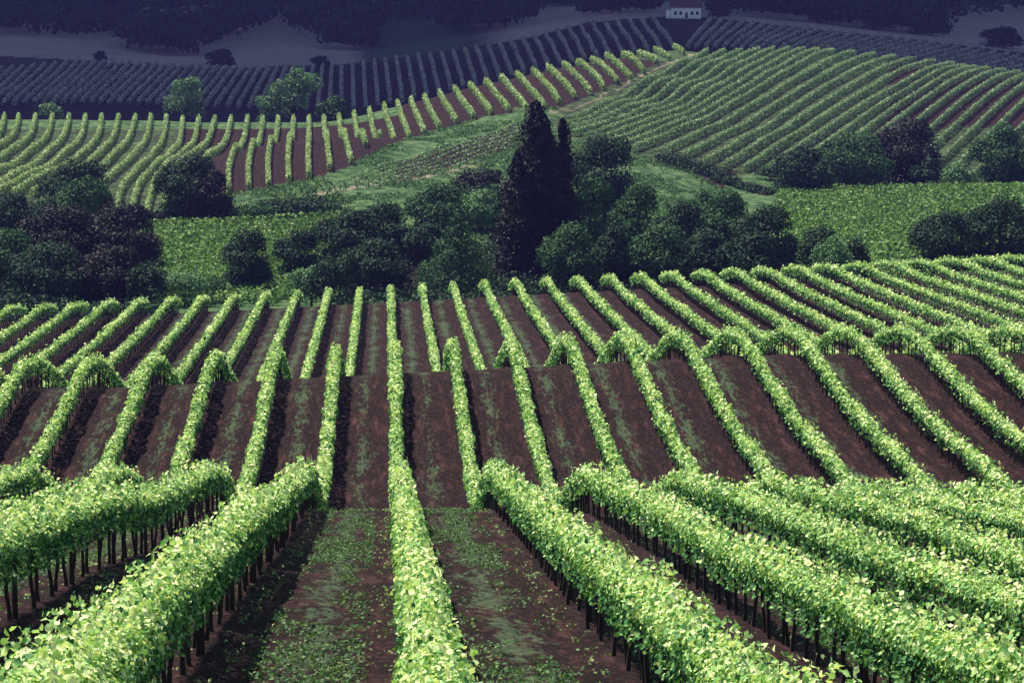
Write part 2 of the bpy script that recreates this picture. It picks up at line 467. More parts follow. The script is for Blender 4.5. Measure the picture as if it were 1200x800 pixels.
# plough ridges: soil heaped under the rows, wheel ruts in the lanes
nearw = 1 - sm(gy, 300, 330)
lane = np.abs(((gx - 0.4) / 3.0) % 1 - 0.5) * 2            # 1 at the row
gz += nearw * (0.10 * sm(lane, 0.6, 1.0) + 0.05 * (vnoise(gx * 1.3, gy * 0.6) - 0.5))
P = np.stack([gx, gy, gz], -1).reshape(-1, 3)
nr, nc = gx.shape
i = np.arange(nr - 1)[:, None] * nc; j = np.arange(nc - 1)[None]
fq = np.stack([i + j, i + j + 1, i + nc + j + 1, i + nc + j], -1).reshape(-1, 4)
terrain = raw_mesh('ground', P, fq, M['ground'], smooth=True)
tag(terrain, kind='structure')
safe = P.copy(); safe[:, 1] = np.maximum(safe[:, 1], 5)
PU, PV = proj(safe)
PY = P[:, 1]
def inpoly(u, v, poly):
    inside = np.zeros(len(u), bool); k = len(poly)
    for a in range(k):
        x0, y0 = poly[a]; x1, y1 = poly[(a + 1) % k]
        c = ((y0 > v) != (y1 > v))
        inside ^= c & (u < (x1 - x0) * (v - y0) / (y1 - y0 + 1e-12) + x0)
    return inside
def dseg(u, v, line):
    d = np.full(len(u), 1e9)
    for (x0, y0), (x1, y1) in zip(line[:-1], line[1:]):
        dx, dy = x1 - x0, y1 - y0
        t = np.clip(((u - x0) * dx + (v - y0) * dy) / (dx * dx + dy * dy), 0, 1)
        d = np.minimum(d, np.hypot(u - x0 - t * dx, v - y0 - t * dy))
    return d
cov = np.zeros((len(P), 4), np.float32); cov[:, 3] = 1
grass = np.zeros(len(P)); dirt = np.zeros(len(P)); weed = np.zeros(len(P))
nz = vnoise(P[:, 0] * 0.05, P[:, 1] * 0.05)
# near field: weeds strength
weed = np.where(PY < 108, 0.33, np.where(PY < 165, 0.16, 0.28)) * (1 - sm(PY, 308, 318))
weed += np.where(PY < 300, 0.25 * (vnoise(P[:, 0] * 0.33 + 7, P[:, 1] * 0.05) - 0.5), 0)
weed = np.clip(weed, 0, 1)
dirt += 0.25 * (PY > 296) * (PY < 304)
dirt = np.where((PY > 215) & (PY < 296) & (P[:, 0] < 4), 0.14, dirt)
# valley and meadows
val = (PY > 304) & (PY < 490)
grass[val] = 0.85
mid = (PY >= 490) & (PY < 800)
strip = [(300,262),(330,240),(400,200),(432,182),(462,168),(515,152),(575,136),(638,128),(660,126),(640,134),(600,147),(540,168),(480,188),(420,207),(372,223),(330,250)]
below = [(200,270),(330,250),(372,224),(440,219),(500,205),(560,186),(600,174),(640,164),(680,166),(740,180),(800,196),(850,225),(850,300),(200,300)]
grass[mid] = 0.18
grass[mid & (PU < 215) & (PY < 634)] = 0.5
toe = np.interp(PU, [100, 140, 268, 315, 361, 412, 462], [252, 252, 228, 220, 211, 194, 172])
grass[mid & (PU < 465) & (PV > toe)] = 0.75
grass[mid & (PU > 600) & (PU < 760) & (PV > 126)] = 0.62
rh = [(650,130),(812,58),(1000,62),(1400,100),(1500,240),(900,210),(742,182),(660,160)]
grass[mid & inpoly(PU, PV, rh)] = 0.50
back = mid & (PY > 700); grass[back] = 0.6
grass[mid & (inpoly(PU, PV, strip) | inpoly(PU, PV, below))] = 0.9
grass[mid & (PU > 850) & (PV > 205)] = 0.8
red = mid & (PU > 1040) & (PV < 150) & (PV > 60); grass[red] = 0.25
track = dseg(PU, PV, [(640,133),(675,127),(712,110),(762,83),(812,64),(840,60)])
dirt = np.where(mid & (track < 1.9), 0.42, dirt)
track = dseg(PU, PV, [(330,236),(400,222),(500,208),(560,192)])
dirt = np.where((PY > 440) & (PY < 600) & (track < 2.2), 0.5, dirt)
grass = np.where(mid & (PU < 470) & (PY > 636) & (PY < 652), 0.9, grass)
ditch = dseg(PU, PV, [(770,188),(830,203),(900,226)])
grass = np.where((PY > 500) & (PY < 600) & (ditch < 3 + 4 * (nz - .3)), 0.0, grass)
dirt = np.where((PY > 500) & (PY < 620) & (dseg(PU, PV, [(1000,214),(1045,210),(1080,204)]) < 5), 0.5, dirt)
belt = (PY > 318) & (PY < 432) & ((PU < 185) | ((PU > 375) & (PU < 935)) | (PU > 1060))
grass[belt] = 0.30
# far slopes
fr = PY >= 800
grass[fr] = 0.06; dirt[fr] = 0.20
vfar = np.interp(PU, [-200, 0, 80, 150, 230, 270, 400, 450, 520, 630, 690, 800, 900, 1100, 1300], [62, 66, 70, 75, 80, 80, 76, 70, 62, 42, 26, 18, 28, 50, 75])
dry = fr & (PV < vfar) & (PY > 1040)
dirt[dry] = 0.75 + 0.2 * (nz[dry] - 0.5)
gw = dry * sm(PU, 400, 450) * (1 - sm(PU, 520, 620))
dirt = dirt * (1 - .85 * gw); grass = grass + .5 * gw
far2 = PY > 1500
dirt[far2] = 0.0; grass[far2] = 0.6
cov[:, 0] = grass; cov[:, 1] = dirt; cov[:, 2] = weed
ca = terrain.data.attributes.new('cover', 'FLOAT_COLOR', 'POINT')
ca.data.foreach_set('color', cov.ravel())

# ------------------------------------------------------------------ vine rows
def canopy(path, dens, lsize, half=0.42, h0=0.62, h1=1.45, lobed=False, wob=1.0, ph=0.0):
    """leaf cards around a polyline path (x, y, ground z)"""
    seg = np.linalg.norm(np.diff(path, axis=0), axis=1); cum = np.concatenate([[0], np.cumsum(seg)])
    k = int(cum[-1] * dens)
    if k < 4: return None
    s = rng.random(k) * cum[-1]
    Pc = np.stack([np.interp(s, cum, path[:, a]) for a in range(3)], 1)
    T = np.stack([np.interp(s + 0.5, cum, path[:, a]) - np.interp(s - 0.5, cum, path[:, a]) for a in range(3)], 1)
    T[:, 2] = 0; T = norm(T); S = np.stack([T[:, 1], -T[:, 0], 0 * T[:, 0]], 1)
    # every vine bulges and sags a little differently
    b = vnoise(s / 0.75 + ph * 31, np.full(k, ph * 17.0)); b2 = vnoise(s / 2.3 + 50, np.full(k, ph * 9.0 + 3))
    b = .5 + (b - .5) * wob; b2 = .5 + (b2 - .5) * wob
    hw = half * (0.60 + 0.55 * b + 0.35 * b2)
    top = h1 * (0.88 + 0.14 * b + 0.12 * b2) ; bot = h0 + 0.22 * (b2 - 0.5) + .12 * (b - .5)
    th = rng.uniform(-0.2, 1.2, k) * np.pi
    fill = rng.random(k) < 0.25
    r = np.where(fill, rng.uniform(0.3, 0.9, k), rng.uniform(0.85, 1.08, k))
    sx = np.cos(th) * hw * r
    ht = bot + (top - bot) * np.clip(0.40 + 0.60 * np.sin(th) * r, 0, 1.1)
    weak = vnoise(s / 1.35 + ph * 11, np.full(k, 2.5)) < .2
    drop = rng.random(k) < 0.15                              # hanging shoots and upright tips
    ht = np.where(drop, bot - rng.random(k) ** 2 * 0.38, ht)
    tip = rng.random(k) < 0.06
    ht = np.where(tip, top + rng.random(k) ** 1.5 * 0.30, ht); sx = np.where(tip, sx * 0.7, sx)
    Pn = Pc + S * sx[:, None]; Pn[:, 2] += ht
    out = S * np.cos(th)[:, None] * 0.9; out[:, 2] += np.sin(th) * 0.8 + 0.35
    N = norm(norm(out) + rng.normal(size=(k, 3)) * 0.6)
    sz = lsize * rng.uniform(0.7, 1.25, k)
    sz = sz * np.where(weak & (rng.random(k) < .6), .35, 1.0)
    V, f, kv = leaves(Pn, N, sz, lobed)
    rel = (ht - bot) / np.maximum(top - bot, 0.1)
    tint = np.clip(rng.normal(0.45, 0.30, k) + 0.5 * (np.clip(rel, 0, 1) - 0.5) + 0.22 * (b2 - 0.5), 0, 1)   # leaf tint gets paler from the bottom of the canopy to its top
    return V, f, np.repeat(tint, kv)
def join_cards(L):
    L = [x for x in L if x is not None]
    Vs, T, by, o = [], [], {}, 0
    for V, f, t in L:
        Vs.append(V); T.append(t); by.setdefault(f.shape[1], []).append(f + o); o += len(V)
    return np.concatenate(Vs), [np.concatenate(x) for x in by.values()], np.concatenate(T)

def vine_trunk_mesh(seed):
    r_ = np.random.default_rng(seed)
    zz = np.array([-0.08, 0.0, 0.25, 0.5, 0.72, 0.9])
    off = np.cumsum(r_.normal(0, 0.018, (6, 2)), axis=0)
    pts = np.column_stack([off, zz]); rad = np.array([.055, .046, .036, .034, .036, .03]) * r_.uniform(.85, 1.15)
    parts = [tube(pts, rad, 6)]
    for sgn in (-1, 1):                                      # two arms along the wire
        e = pts[-1]
        parts.append(tube(np.array([pts[-2], e + (0.02, sgn * .2, .02), e + (0, sgn * .5, .03)]), [.03, .022, .014], 5))
    V, f = merge(parts); return V, f
trunk_protos = []
for q in range(4):
    V, f = vine_trunk_mesh(q)
    o = raw_mesh('trunk', V, f, M['bark']); trunk_protos.append(o.data); bpy.data.objects.remove(o)
V, f = merge([tube(np.array([[0, 0, -0.1], [0, 0, 0.7], [0.01, 0, 1.38]]), [.045, .043, .04], 7)])
o = raw_mesh('post', V, f, M['post']); post_mesh = o.data; bpy.data.objects.remove(o)

def row_path(x, y0, y1, step=1.0):
    y = np.arange(y0, y1 + 0.01, step)
    xx = x + 0.06 * (vnoise(y * 0.1, np.full(len(y), x)) - 0.5)
    return np.column_stack([xx, y, ground_z(xx, y)])

NEAR_GROUP = 'vine rows running away over the near slopes'
ks = range(-19, 27)
for k in ks:
    x = 0.4 + 3 * k
    # where the row enters the picture (with a margin for a step sideways)
    yin = 15.0
    if k > 0: yin = max(15, x * F / (748 + 420) - 4)
    if k < 0: yin = max(15, -x * F / (452 + 420) - 4)
    if yin > 285: continue
    y_end = 303 + 0.8 * math.sin(k * 2.3)
    if k == 0: lab = 'straight vine row pointing at the camera, between bare dark soil lanes'
    else: lab = 'near vine row, %s to the %s of the row pointing at the camera' % (ordinal(abs(k)), 'right' if k > 0 else 'left')
    root = empty('vine_row', (x, yin, float(ground_z(x, yin)[0])))
    tag(root, lab, 'vine row', NEAR_GROUP)
    loc = np.array(root.location)
    cards = []
    for (a, b, dens, ls, lob) in ((15, 30, 1700, 0.062, True), (30, 48, 1150, 0.070, True), (48, 75, 720, 0.086, True), (75, 112, 280, 0.14, False), (112, 170, 170, 0.17, False), (170, 240, 100, 0.21, False), (240, 304, 80, 0.25, False)):
        a, b = max(a, yin), min(b, y_end)
        if b - a > 1: cards.append(canopy(row_path(x, a, b), dens, ls, 0.30 if b <= 30 else 0.255, 0.92 if b <= 30 else 1.08, 1.42, lob, ph=k * 1.37))
    V, f, t = join_cards(cards)
    raw_mesh('foliage', V - loc, f, M['vine'], root, t)
    # trunks and posts, one mesh each, out to the second crest
    ys = np.arange(math.ceil(yin / 1.35) * 1.35, y_end, 1.35)
    zs = ground_z(np.full(len(ys), x), ys)
    rest = []; cnt = 0
    for q, (yy, zz) in enumerate(zip(ys, zs)):
        if q % 6 == 0 and yy < 170:
            o = bpy.data.objects.new('post', post_mesh)
            o.location = (0.07, yy - loc[1] + .3, zz - loc[2]); col.objects.link(o); o.parent = root
        u_, v_ = proj(np.array([x, yy, zz + .5]))
        if cnt < 88 and yy < 168 and -40 < u_ < 1240 and v_ < 840:
            o = bpy.data.objects.new('trunk', trunk_protos[int(rng.integers(4))])
            o.location = (float(rng.normal(0, .03)), yy - loc[1], zz - loc[2])
            o.rotation_euler = (0, 0, (q % 2) * math.pi); s_ = rng.uniform(.92, 1.08); o.scale = (1, 1, s_)
            col.objects.link(o); o.parent = root; cnt += 1
        else:
            rest.append(tube(np.array([[x, yy, zz - .05], [x + rng.normal(0, .02), yy, zz + .4], [x, yy, zz + .85]]) - loc, [.045, .036, .033], 4))
    if rest:
        V, f = merge(rest)
        tag(raw_mesh('distant_trunks', V, f, M['bark'], root), kind='stuff')
    wp = row_path(x, yin, min(y_end, 170), 4.0)
    if len(wp) > 2:
        parts = []
        for hh in (0.78, 1.12):
            w = wp - loc; w = w + (0, 0, hh); parts.append(tube(w, np.full(len(w), .004), 4))
        V, f = merge(parts); raw_mesh('trellis_wire', V, f, M['wire'], root)

def spread(family, counts):
    """rows between neighbouring guide lines"""
    res = []
    for a, (g0, g1) in enumerate(zip(family[:-1], family[1:])):
        nn = counts[a]
        def rs(g):
            g = np.array(g, float); t = np.linspace(0, 1, len(g)); tt = np.linspace(0, 1, 13)
            hu = [hermite(t, g[:, c])(tt) for c in range(3)]
            return np.column_stack(hu)
        r0, r1 = rs(g0), rs(g1)
        for q in range(nn): res.append(r0 + (r1 - r0) * q / nn)
    res.append(rs(family[-1]))
    return res
def hill_row(g, step, dens, ls, mat_, label, group, half=0.36, h1=1.5, core=True, h0=.4):
    Pg = pt(g[:, 0], g[:, 1], g[:, 2])
    seg = np.linalg.norm(np.diff(Pg[:, :2], axis=0), axis=1); cum = np.concatenate([[0], np.cumsum(seg)])
    m_ = max(int(cum[-1] / step), 4); s = np.linspace(0, cum[-1], m_ + 1)
    px = np.interp(s, cum, Pg[:, 0]); py = np.interp(s, cum, Pg[:, 1])
    ph = rng.random() * 60
    path = np.column_stack([px, py, ground_z(px, py)])
    root = empty('vine_row', path[0]); tag(root, label, 'vine row', group)
    c = canopy(path, dens, ls, half, h0, h1, wob=.35, ph=ph)
    V, f, t = c
    raw_mesh('foliage', V - path[0], [f], mat_, root, t)
    # trunks in one thin strip of stems, too far to tell apart
    tr = []
    kk = max(int(cum[-1] / 4.0), 2)
    for q in np.linspace(0.02, .98, kk):
        a = np.array([np.interp(q * cum[-1], s, path[:, c_]) for c_ in range(3)])
        tr.append(tube(np.array([a - (0, 0, .1), a + (0, 0, .9)]), [.07, .05], 4))
    V, f = merge(tr)
    tag(raw_mesh('stems', V - path[0], f, M['bark'], root), kind='stuff')
    return root

def in_frame(g, m_=0): return ((g[:, 0] > -m_) & (g[:, 0] < 1200 + m_)).any()
n_ = hid = 0
for g in spread(LEFT, LEFT_N):
    vis = in_frame(g)
    n_ += vis; hid += not vis
    lab = 'pale sunlit vine row on the left hill, %s from the left edge' % ordinal(max(n_, 1)) if vis else 'pale vine row on the left hill, %s beyond the left edge' % ordinal(hid)
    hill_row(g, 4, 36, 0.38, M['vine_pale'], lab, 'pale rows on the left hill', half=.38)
n_ = 0
for g in spread(RIGHT, RIGHT_N):
    n_ += 1
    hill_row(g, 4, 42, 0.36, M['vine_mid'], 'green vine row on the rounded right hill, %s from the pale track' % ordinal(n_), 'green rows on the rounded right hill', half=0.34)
n_ = 0
for g in spread(FOLD, FOLD_N):
    n_ += 1
    hill_row(g, 4, 8, 0.36, M['vine_mid'], 'sparse vine row in the dark fold left of the conifer, %s from the top' % ordinal(n_), 'sparse rows in the dark fold', half=.22, h1=1.0)
n_ = 0
for g in spread(FAR, FAR_N):
    n_ += 1
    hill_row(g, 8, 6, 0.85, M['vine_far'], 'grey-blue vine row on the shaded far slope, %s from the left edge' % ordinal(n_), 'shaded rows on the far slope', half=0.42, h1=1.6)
# valley floor vineyards, rows running across the view
n_ = 0
for d in np.arange(372, 470, 4.2):
    n_ += 1
    us = np.linspace(165 - (d - 372) * .1, 400, 9)
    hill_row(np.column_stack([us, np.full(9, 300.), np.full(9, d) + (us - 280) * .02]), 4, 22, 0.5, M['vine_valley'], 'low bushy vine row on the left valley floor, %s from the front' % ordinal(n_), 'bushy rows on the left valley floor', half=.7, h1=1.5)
n_ = 0
for d in np.arange(372, 535, 4.6):
    n_ += 1
    us = np.linspace(905 + max(0, d - 500) * .3, 1290, 9)
    hill_row(np.column_stack([us, np.full(9, 300.), np.full(9, d) + (us - 1000) * .03]), 4, 20, 0.5, M['vine_valley'], 'low bushy vine row on the right valley floor, %s from the front' % ordinal(n_), 'bushy rows on the right valley floor', half=.7, h1=1.5)

# ------------------------------------------------------------------ trees
def crown_cards(lobes, count, size, power=1.0):
    """lobes: (cx, cy, cz, rx, ry, rz)"""
    Lb = np.array(lobes); area = (Lb[:, 3] * Lb[:, 5]) ** power; pr = area / area.sum()
    idx = rng.choice(len(Lb), count, p=pr)
    d = norm(rng.normal(size=(count, 3))); d[:, 2] = np.where(d[:, 2] < -0.4, -d[:, 2], d[:, 2])
    r = np.where(rng.random(count) < .3, rng.uniform(.4, .9, count), rng.uniform(.82, 1.1, count))
    q = Lb[idx]
    # leafy clumps on each lobe
    wob = 0.86 + 0.3 * vnoise(d[:, 0] * 2.6 + idx * 3.1 + 40, d[:, 2] * 2.6 + d[:, 1] * 1.7 + 40)
    Pn = q[:, :3] + d * q[:, 3:] * (r * wob)[:, None]
    N = norm(d + rng.normal(size=(count, 3)) * .5 + (0, 0, .15))
    V, f, kv = leaves(Pn, N, size * rng.uniform(.6, 1.3, count))
    tint = np.clip(rng.normal(.42, .13, count) + .3 * (_tab[idx % 256, (idx * 7) % 256] - .5), 0, 1)
    return V, f, np.repeat(tint, kv)

def tree(u, vtop, wpx, d, mat_, label, shape='round', name='tree', cat='tree', group=None, card=None, sink=0.0, dens=1.0):
    base = pt(u, 300, d); x, y = base[0], base[1]
    gz_ = float(ground_z(x, y)[0]); top = pt(u, vtop, d)[2]
    h = max(top - gz_, 2.5); w = wpx * y / F
    root = empty(name, (x, y, gz_)); tag(root, label, cat, group)
    lobes = []
    r = w / 2
    if shape == 'round':
        ch = h
        lobes.append((0, 0, ch * .5, r * .68, r * .68, ch * .46))
        for q in range(22):
            a = q * 2.4 + rng.random(); el = -.85 + 1.75 * ((q * .618) % 1)
            rr = r * rng.uniform(.26, .42); zr = min(rr * rng.uniform(1.0, 1.6), ch * .24)
            hx = math.sqrt(max(0, 1 - abs(el) ** 2.6)) * (r - rr * .8)
            lobes.append((math.cos(a) * hx, math.sin(a) * hx, ch * .5 + el * (ch * .5 - zr), rr, rr, zr))
        lobes.append((rng.normal() * r * .1, 0, h - r * .36, r * .4, r * .4, r * .36))
        for q in range(7):                                   # boughs that reach down to the ground
            a = q * .9; lobes.append((math.cos(a) * r * .55, math.sin(a) * r * .55, h * .16, r * .40, r * .40, h * .20))
    elif shape == 'cone':
        for q in range(16):
            t = q / 15.0; rr = r * (1 - t) ** .8 * .55 + .12 * r
            a = q * 2.4; off = r * (1 - t) ** .9 * .5
            lobes.append((math.cos(a) * off, math.sin(a) * off, h * (.1 + .84 * t), rr, rr, h * .07 + rr * .3))
    elif shape == 'shrub':
        for q in range(7):
            a = q * 2.4; rr = r * rng.uniform(.35, .55)
            lobes.append((math.cos(a) * (r - rr), math.sin(a) * (r - rr) * .8, h * rng.uniform(.3, .6), rr, rr, h * rng.uniform(.3, .42)))
        lobes.append((0, 0, h * .55, r * .55, r * .55, h * .45))
    elif shape == 'loose':
        for q in range(11):
            a = q * 2.4 + rng.random(); t = rng.random()
            rr = r * rng.uniform(.2, .4); off = (r - rr) * rng.uniform(.3, 1)
            lobes.append((math.cos(a) * off, math.sin(a) * off * .7, h * (.30 + .58 * t) , rr, rr, rr * 1.0))
        lobes.append((0, 0, h * .55, r * .5, r * .5, h * .32))
        lobes.append((r * .1, 0, h - r * .35, r * .33, r * .33, r * .35))
    size = card or max(.26, 3.0 * y / F)
    area = sum(4 * (l[3] * l[5]) for l in lobes) * 1.0
    cnt = int(min(20000, area / (size * size) * 2.9 * dens) + 200)
    V, f, t = crown_cards(lobes, cnt, size)
    V[:, 2] = np.maximum(V[:, 2], .05)
    raw_mesh('crown', V, [f], mat_, root, t)
    tr = max(.10, h * .028)
    parts = [tube(np.array([[0, 0, -.6], [0.1, 0, h * .2], [-.1, .1, h * .5], [0, 0, h * .85]]), [tr * 1.3, tr, tr * .7, tr * .2], 8)]
    for l in lobes[1:9]:
        c = np.array(l[:3]); s0 = np.array([0, 0, min(c[2] * .6, h * .5)])
        parts.append(tube(np.array([s0, s0 * .4 + c * .6 - (0, 0, .3), c]), [tr * .5, tr * .3, tr * .12], 5))
    V, f = merge(parts); raw_mesh('trunk', V, f, M['tree_bark'], root, smooth=True)
    return root

VG = 'trees and bushes on the valley floor'
D, MI, LI, BR = M['tree_dark'], M['tree_mid'], M['tree_light'], M['tree_brown']
T = [
 (58, 284, 100, 368, D, 'dark tree in front of the left half of the big dark clump', 'round'),
 (128, 288, 100, 370, BR, 'blackish tree in front of the right half of the big dark clump', 'round'),
 (172, 306, 50, 364, D, 'small dark bush at the right foot of the big dark clump', 'shrub'),
 (384, 300, 60, 368, D, 'low dark bush in front of the clump left of the conifer', 'shrub'),
 (440, 280, 90, 385, D, 'dark tree in front of the clump left of the conifer', 'round'),
 (670, 262, 80, 380, MI, 'low green tree before the right foot of the tall conifer', 'round'),
 (775, 262, 84, 384, MI, 'low green tree at the front middle of the central tree line', 'round'),
 (880, 272, 80, 380, D, 'low dark tree at the front right end of the central tree line', 'round'),
 (825, 222, 66, 420, MI, 'green tree behind the gap between fourth and fifth of the tree line', 'round'),
 (8, 268, 84, 395, MI, 'mid green tree at the left edge just behind the near rows', 'round'),
 (70, 240, 100, 408, BR, 'broad blackish tree, left half of the big dark clump at left', 'round'),
 (140, 238, 110, 412, BR, 'broad blackish tree, right half of the big dark clump at left', 'round'),
 (92, 187, 90, 475, D, 'dark round-topped tree rising before the pale left rows', 'round'),
 (88, 210, 100, 445, MI, 'green leafy tree in front of the dark round-topped one at left', 'loose'),
 (10, 226, 66, 455, D, 'dark tree at the left edge, behind the mid green one', 'round'),
 (224, 180, 84, 482, D, 'dark tree standing where the left hill rows end', 'round'),
 (253, 200, 50, 478, BR, 'small brownish tree against the right side of the dark one', 'round'),
 (290, 268, 66, 388, D, 'round dark tree alone in the left valley vineyard', 'round'),
 (205, 318, 78, 372, LI, 'grey-green bush just behind the near rows at left', 'shrub'),
 (243, 325, 50, 378, MI, 'low green bush left of the lone round tree', 'shrub'),
 (352, 268, 62, 398, D, 'small dark tree right of the lone round tree', 'round'),
 (364, 312, 60, 370, LI, 'pale green bush below the small dark tree', 'shrub'),
 (410, 245, 84, 415, D, 'dark tree, left half of the clump left of the conifer', 'round'),
 (450, 237, 84, 425, D, 'dark tree, right half of the clump left of the conifer', 'round'),
 (514, 214, 78, 452, MI, 'mid green round tree behind the cone-shaped one', 'round'),
 (563, 222, 58, 462, LI, 'light green tree close left of the tall conifer', 'round'),
 (500, 262, 60, 420, D, 'dark tree left of the cone-shaped green tree', 'round'),
 (536, 253, 104, 380, MI, 'cone-shaped green tree before the tall conifer', 'cone'),
 (708, 157, 92, 470, D, 'blue-green dark tree right behind the tall conifer', 'round'),
 (655, 220, 66, 408, MI, 'green tree touching the right foot of the tall conifer', 'round'),
 (692, 208, 78, 402, MI, 'green tree, second right of the tall conifer in the tree line', 'round'),
 (748, 213, 72, 405, MI, 'green tree, third right of the tall conifer in the tree line', 'round'),
 (800, 235, 76, 398, D, 'dark green tree, fourth right of the tall conifer in the tree line', 'round'),
 (850, 222, 80, 410, MI, 'green tree, fifth right of the tall conifer in the tree line', 'round'),
 (900, 240, 84, 402, D, 'dark green tree at the right end of the central tree line', 'round'),
 (722, 262, 62, 385, D, 'low dark tree filling the front of the central tree line', 'round'),
 (828, 270, 70, 385, D, 'low dark tree at the front right of the central tree line', 'round'),
 (963, 266, 62, 372, D, 'dark bush behind the rounded pale bush', 'shrub'),
 (1002, 277, 40, 372, D, 'small dark bush right of the rounded pale bush', 'shrub'),
 (978, 279, 62, 348, LI, 'rounded pale green bush behind the near crest', 'shrub'),
 (1108, 247, 84, 402, D, 'dark tree, left one of the pair behind the right crest', 'round'),
 (1172, 232, 96, 405, D, 'taller dark tree of the pair behind the right crest', 'round'),
 (1228, 240, 80, 404, D, 'dark tree beyond the right edge behind the crest', 'round'),
 (942, 172, 72, 528, D, 'dark round tree at the left end of the right hill clump', 'round'),
 (1002, 156, 92, 540, MI, 'green-topped dark tree in the middle of the right hill clump', 'round'),
 (1062, 140, 90, 552, BR, 'tallest blackish tree of the right hill clump', 'round'),
 (1085, 185, 46, 545, D, 'low dark tree at the right end of the right hill clump', 'round'),
 (1172, 146, 74, 552, MI, 'green tree at the foot of the right hill by the right edge', 'round'),
 (1216, 150, 60, 548, MI, 'green tree partly cut by the right edge below the right hill', 'round'),
 (1122, 190, 44, 540, LI, 'pale bush between the right hill clump and the edge tree', 'shrub'),
 (340, 232, 90, 478, D, 'low dark scrub on the bank below the grass strip', 'shrub'),
 (300, 240, 60, 476, MI, 'low green scrub left of the dark bank scrub', 'shrub'),
 (560, 196, 64, 500, BR, 'low blackish scrub on the bank left of the conifer', 'shrub'),
 (170, 246, 70, 478, BR, 'low brownish scrub below the left hill rows', 'shrub'),
 (905, 212, 46, 555, D, 'small dark bush at the foot of the right hill rows', 'shrub'),
]
for (u, v, w, d, m_, lab, sh) in T:
    tree(u, v, w, d, m_, lab, sh, name='bush' if sh == 'shrub' else 'tree', cat='bush' if sh == 'shrub' else 'tree', group=VG)
CG = 'pale trees behind the left hill crest'
tree(222, 92, 64, 688, LI, 'pale green tree behind the left hill crest, left of the larger one', 'loose', group=CG, dens=1.0)
tree(346, 80, 74, 688, LI, 'larger pale green tree with a leaning left side behind the crest', 'loose', group=CG)
tree(318, 112, 44, 686, LI, 'small pale tree at the left foot of the larger crest tree', 'loose', group=CG)
tree(393, 112, 40, 690, MI, 'small dull green tree right of the larger crest tree', 'round', group=CG)
tree(63, 120, 30, 672, LI, 'little pale bush on the left hill crest', 'shrub', name='bush', cat='bush', group=CG)
FG = 'shaded trees on the far slopes'
for (u, v, w, d, lab) in ((122, 60, 16, 1062, 'small dark tree on the brown far slope at upper left'), (262, 58, 36, 1066, 'dark tree at the tip of the far forest, upper left'), (378, 66, 24, 1068, 'dark tree at the top edge of the far rows'), (1170, 32, 52, 1130, 'dark broad tree in the clearing at upper right'), (1026, 12, 40, 1200, 'rounded purple-grey tree at the forest edge, upper right'), (965, 2, 46, 1200, 'dark tree by the forest edge right of the white house'), (1085, 14, 56, 1190, 'dark tree right of the rounded purple-grey one'), (840, 0, 30, 1150, 'dark tree close right of the white house')):
    tree(u, v, w, d, M['forest'] if u != 1026 else BR, lab, 'round', group=FG)

# tall conifer: three leaders of drooping boughs
def conifer():
    u, d = 626, 402
    b = pt(u, 300, d); x, y = b[0], b[1]; g = float(ground_z(x, y)[0])
    root = empty('conifer', (x, y, g))
    tag(root, 'tall blackish conifer towering over the valley trees', 'tree', VG)
    parts = []; cards = []
    for q, (uu, vt, wpx, dy) in enumerate(((628, 119, 74, 0), (638, 134, 56, -.8), (660, 140, 42, 1.0), (606, 176, 56, -1), (648, 182, 58, -2), (612, 236, 80, -2))):
        px = (uu - u) * y / F; top = pt(uu, vt, d)[2] - g; w = wpx * y / F / 2
        k = int(w * top * 155)
        t = rng.random(k) ** 1.15; a = rng.uniform(0, 2 * np.pi, k)
        prof = np.minimum(1, 1.45 * (1 - t) ** .6) * (.55 + .45 * np.minimum(1, t * 6 + .6)) + .03
        bough = .30 + 1.10 * vnoise(a * 1.7 + q * 9 + 30, t * top * .48 + 5 * q) + .55 * (vnoise(a * 5 + 9, t * top * 2.2) - .5)
        r = w * prof * bough * np.clip(rng.uniform(.2, 1.25, k), 0, 1.02)
        Pn = np.column_stack([px + np.cos(a) * r, dy + np.sin(a) * r, .4 + t * (top - .4) - .12 * r])
        N = norm(np.column_stack([np.cos(a), np.sin(a), np.full(k, .5)]) + rng.normal(size=(k, 3)) * .5)
        V, f, kv = leaves(Pn, N, .34 * rng.uniform(.6, 1.3, k), stretch=1.3)
        cards.append((V, f, np.repeat(np.clip(rng.normal(.4, .2, k) + .35 * (vnoise(a * 2.1 + 3, t * top * .7) - .5), 0, 1), kv)))
        parts.append(tube(np.array([[px * .3, dy * .3, -.5], [px * .8, dy, top * .3], [px, dy, top * .97]]), [.5, .35, .05], 8))
    V, f, t = join_cards(cards); f = f[0]
    raw_mesh('crown', V, [f], BR, root, t)
    V, f = merge(parts); raw_mesh('trunk', V, f, M['tree_bark'], root, smooth=True)
conifer()

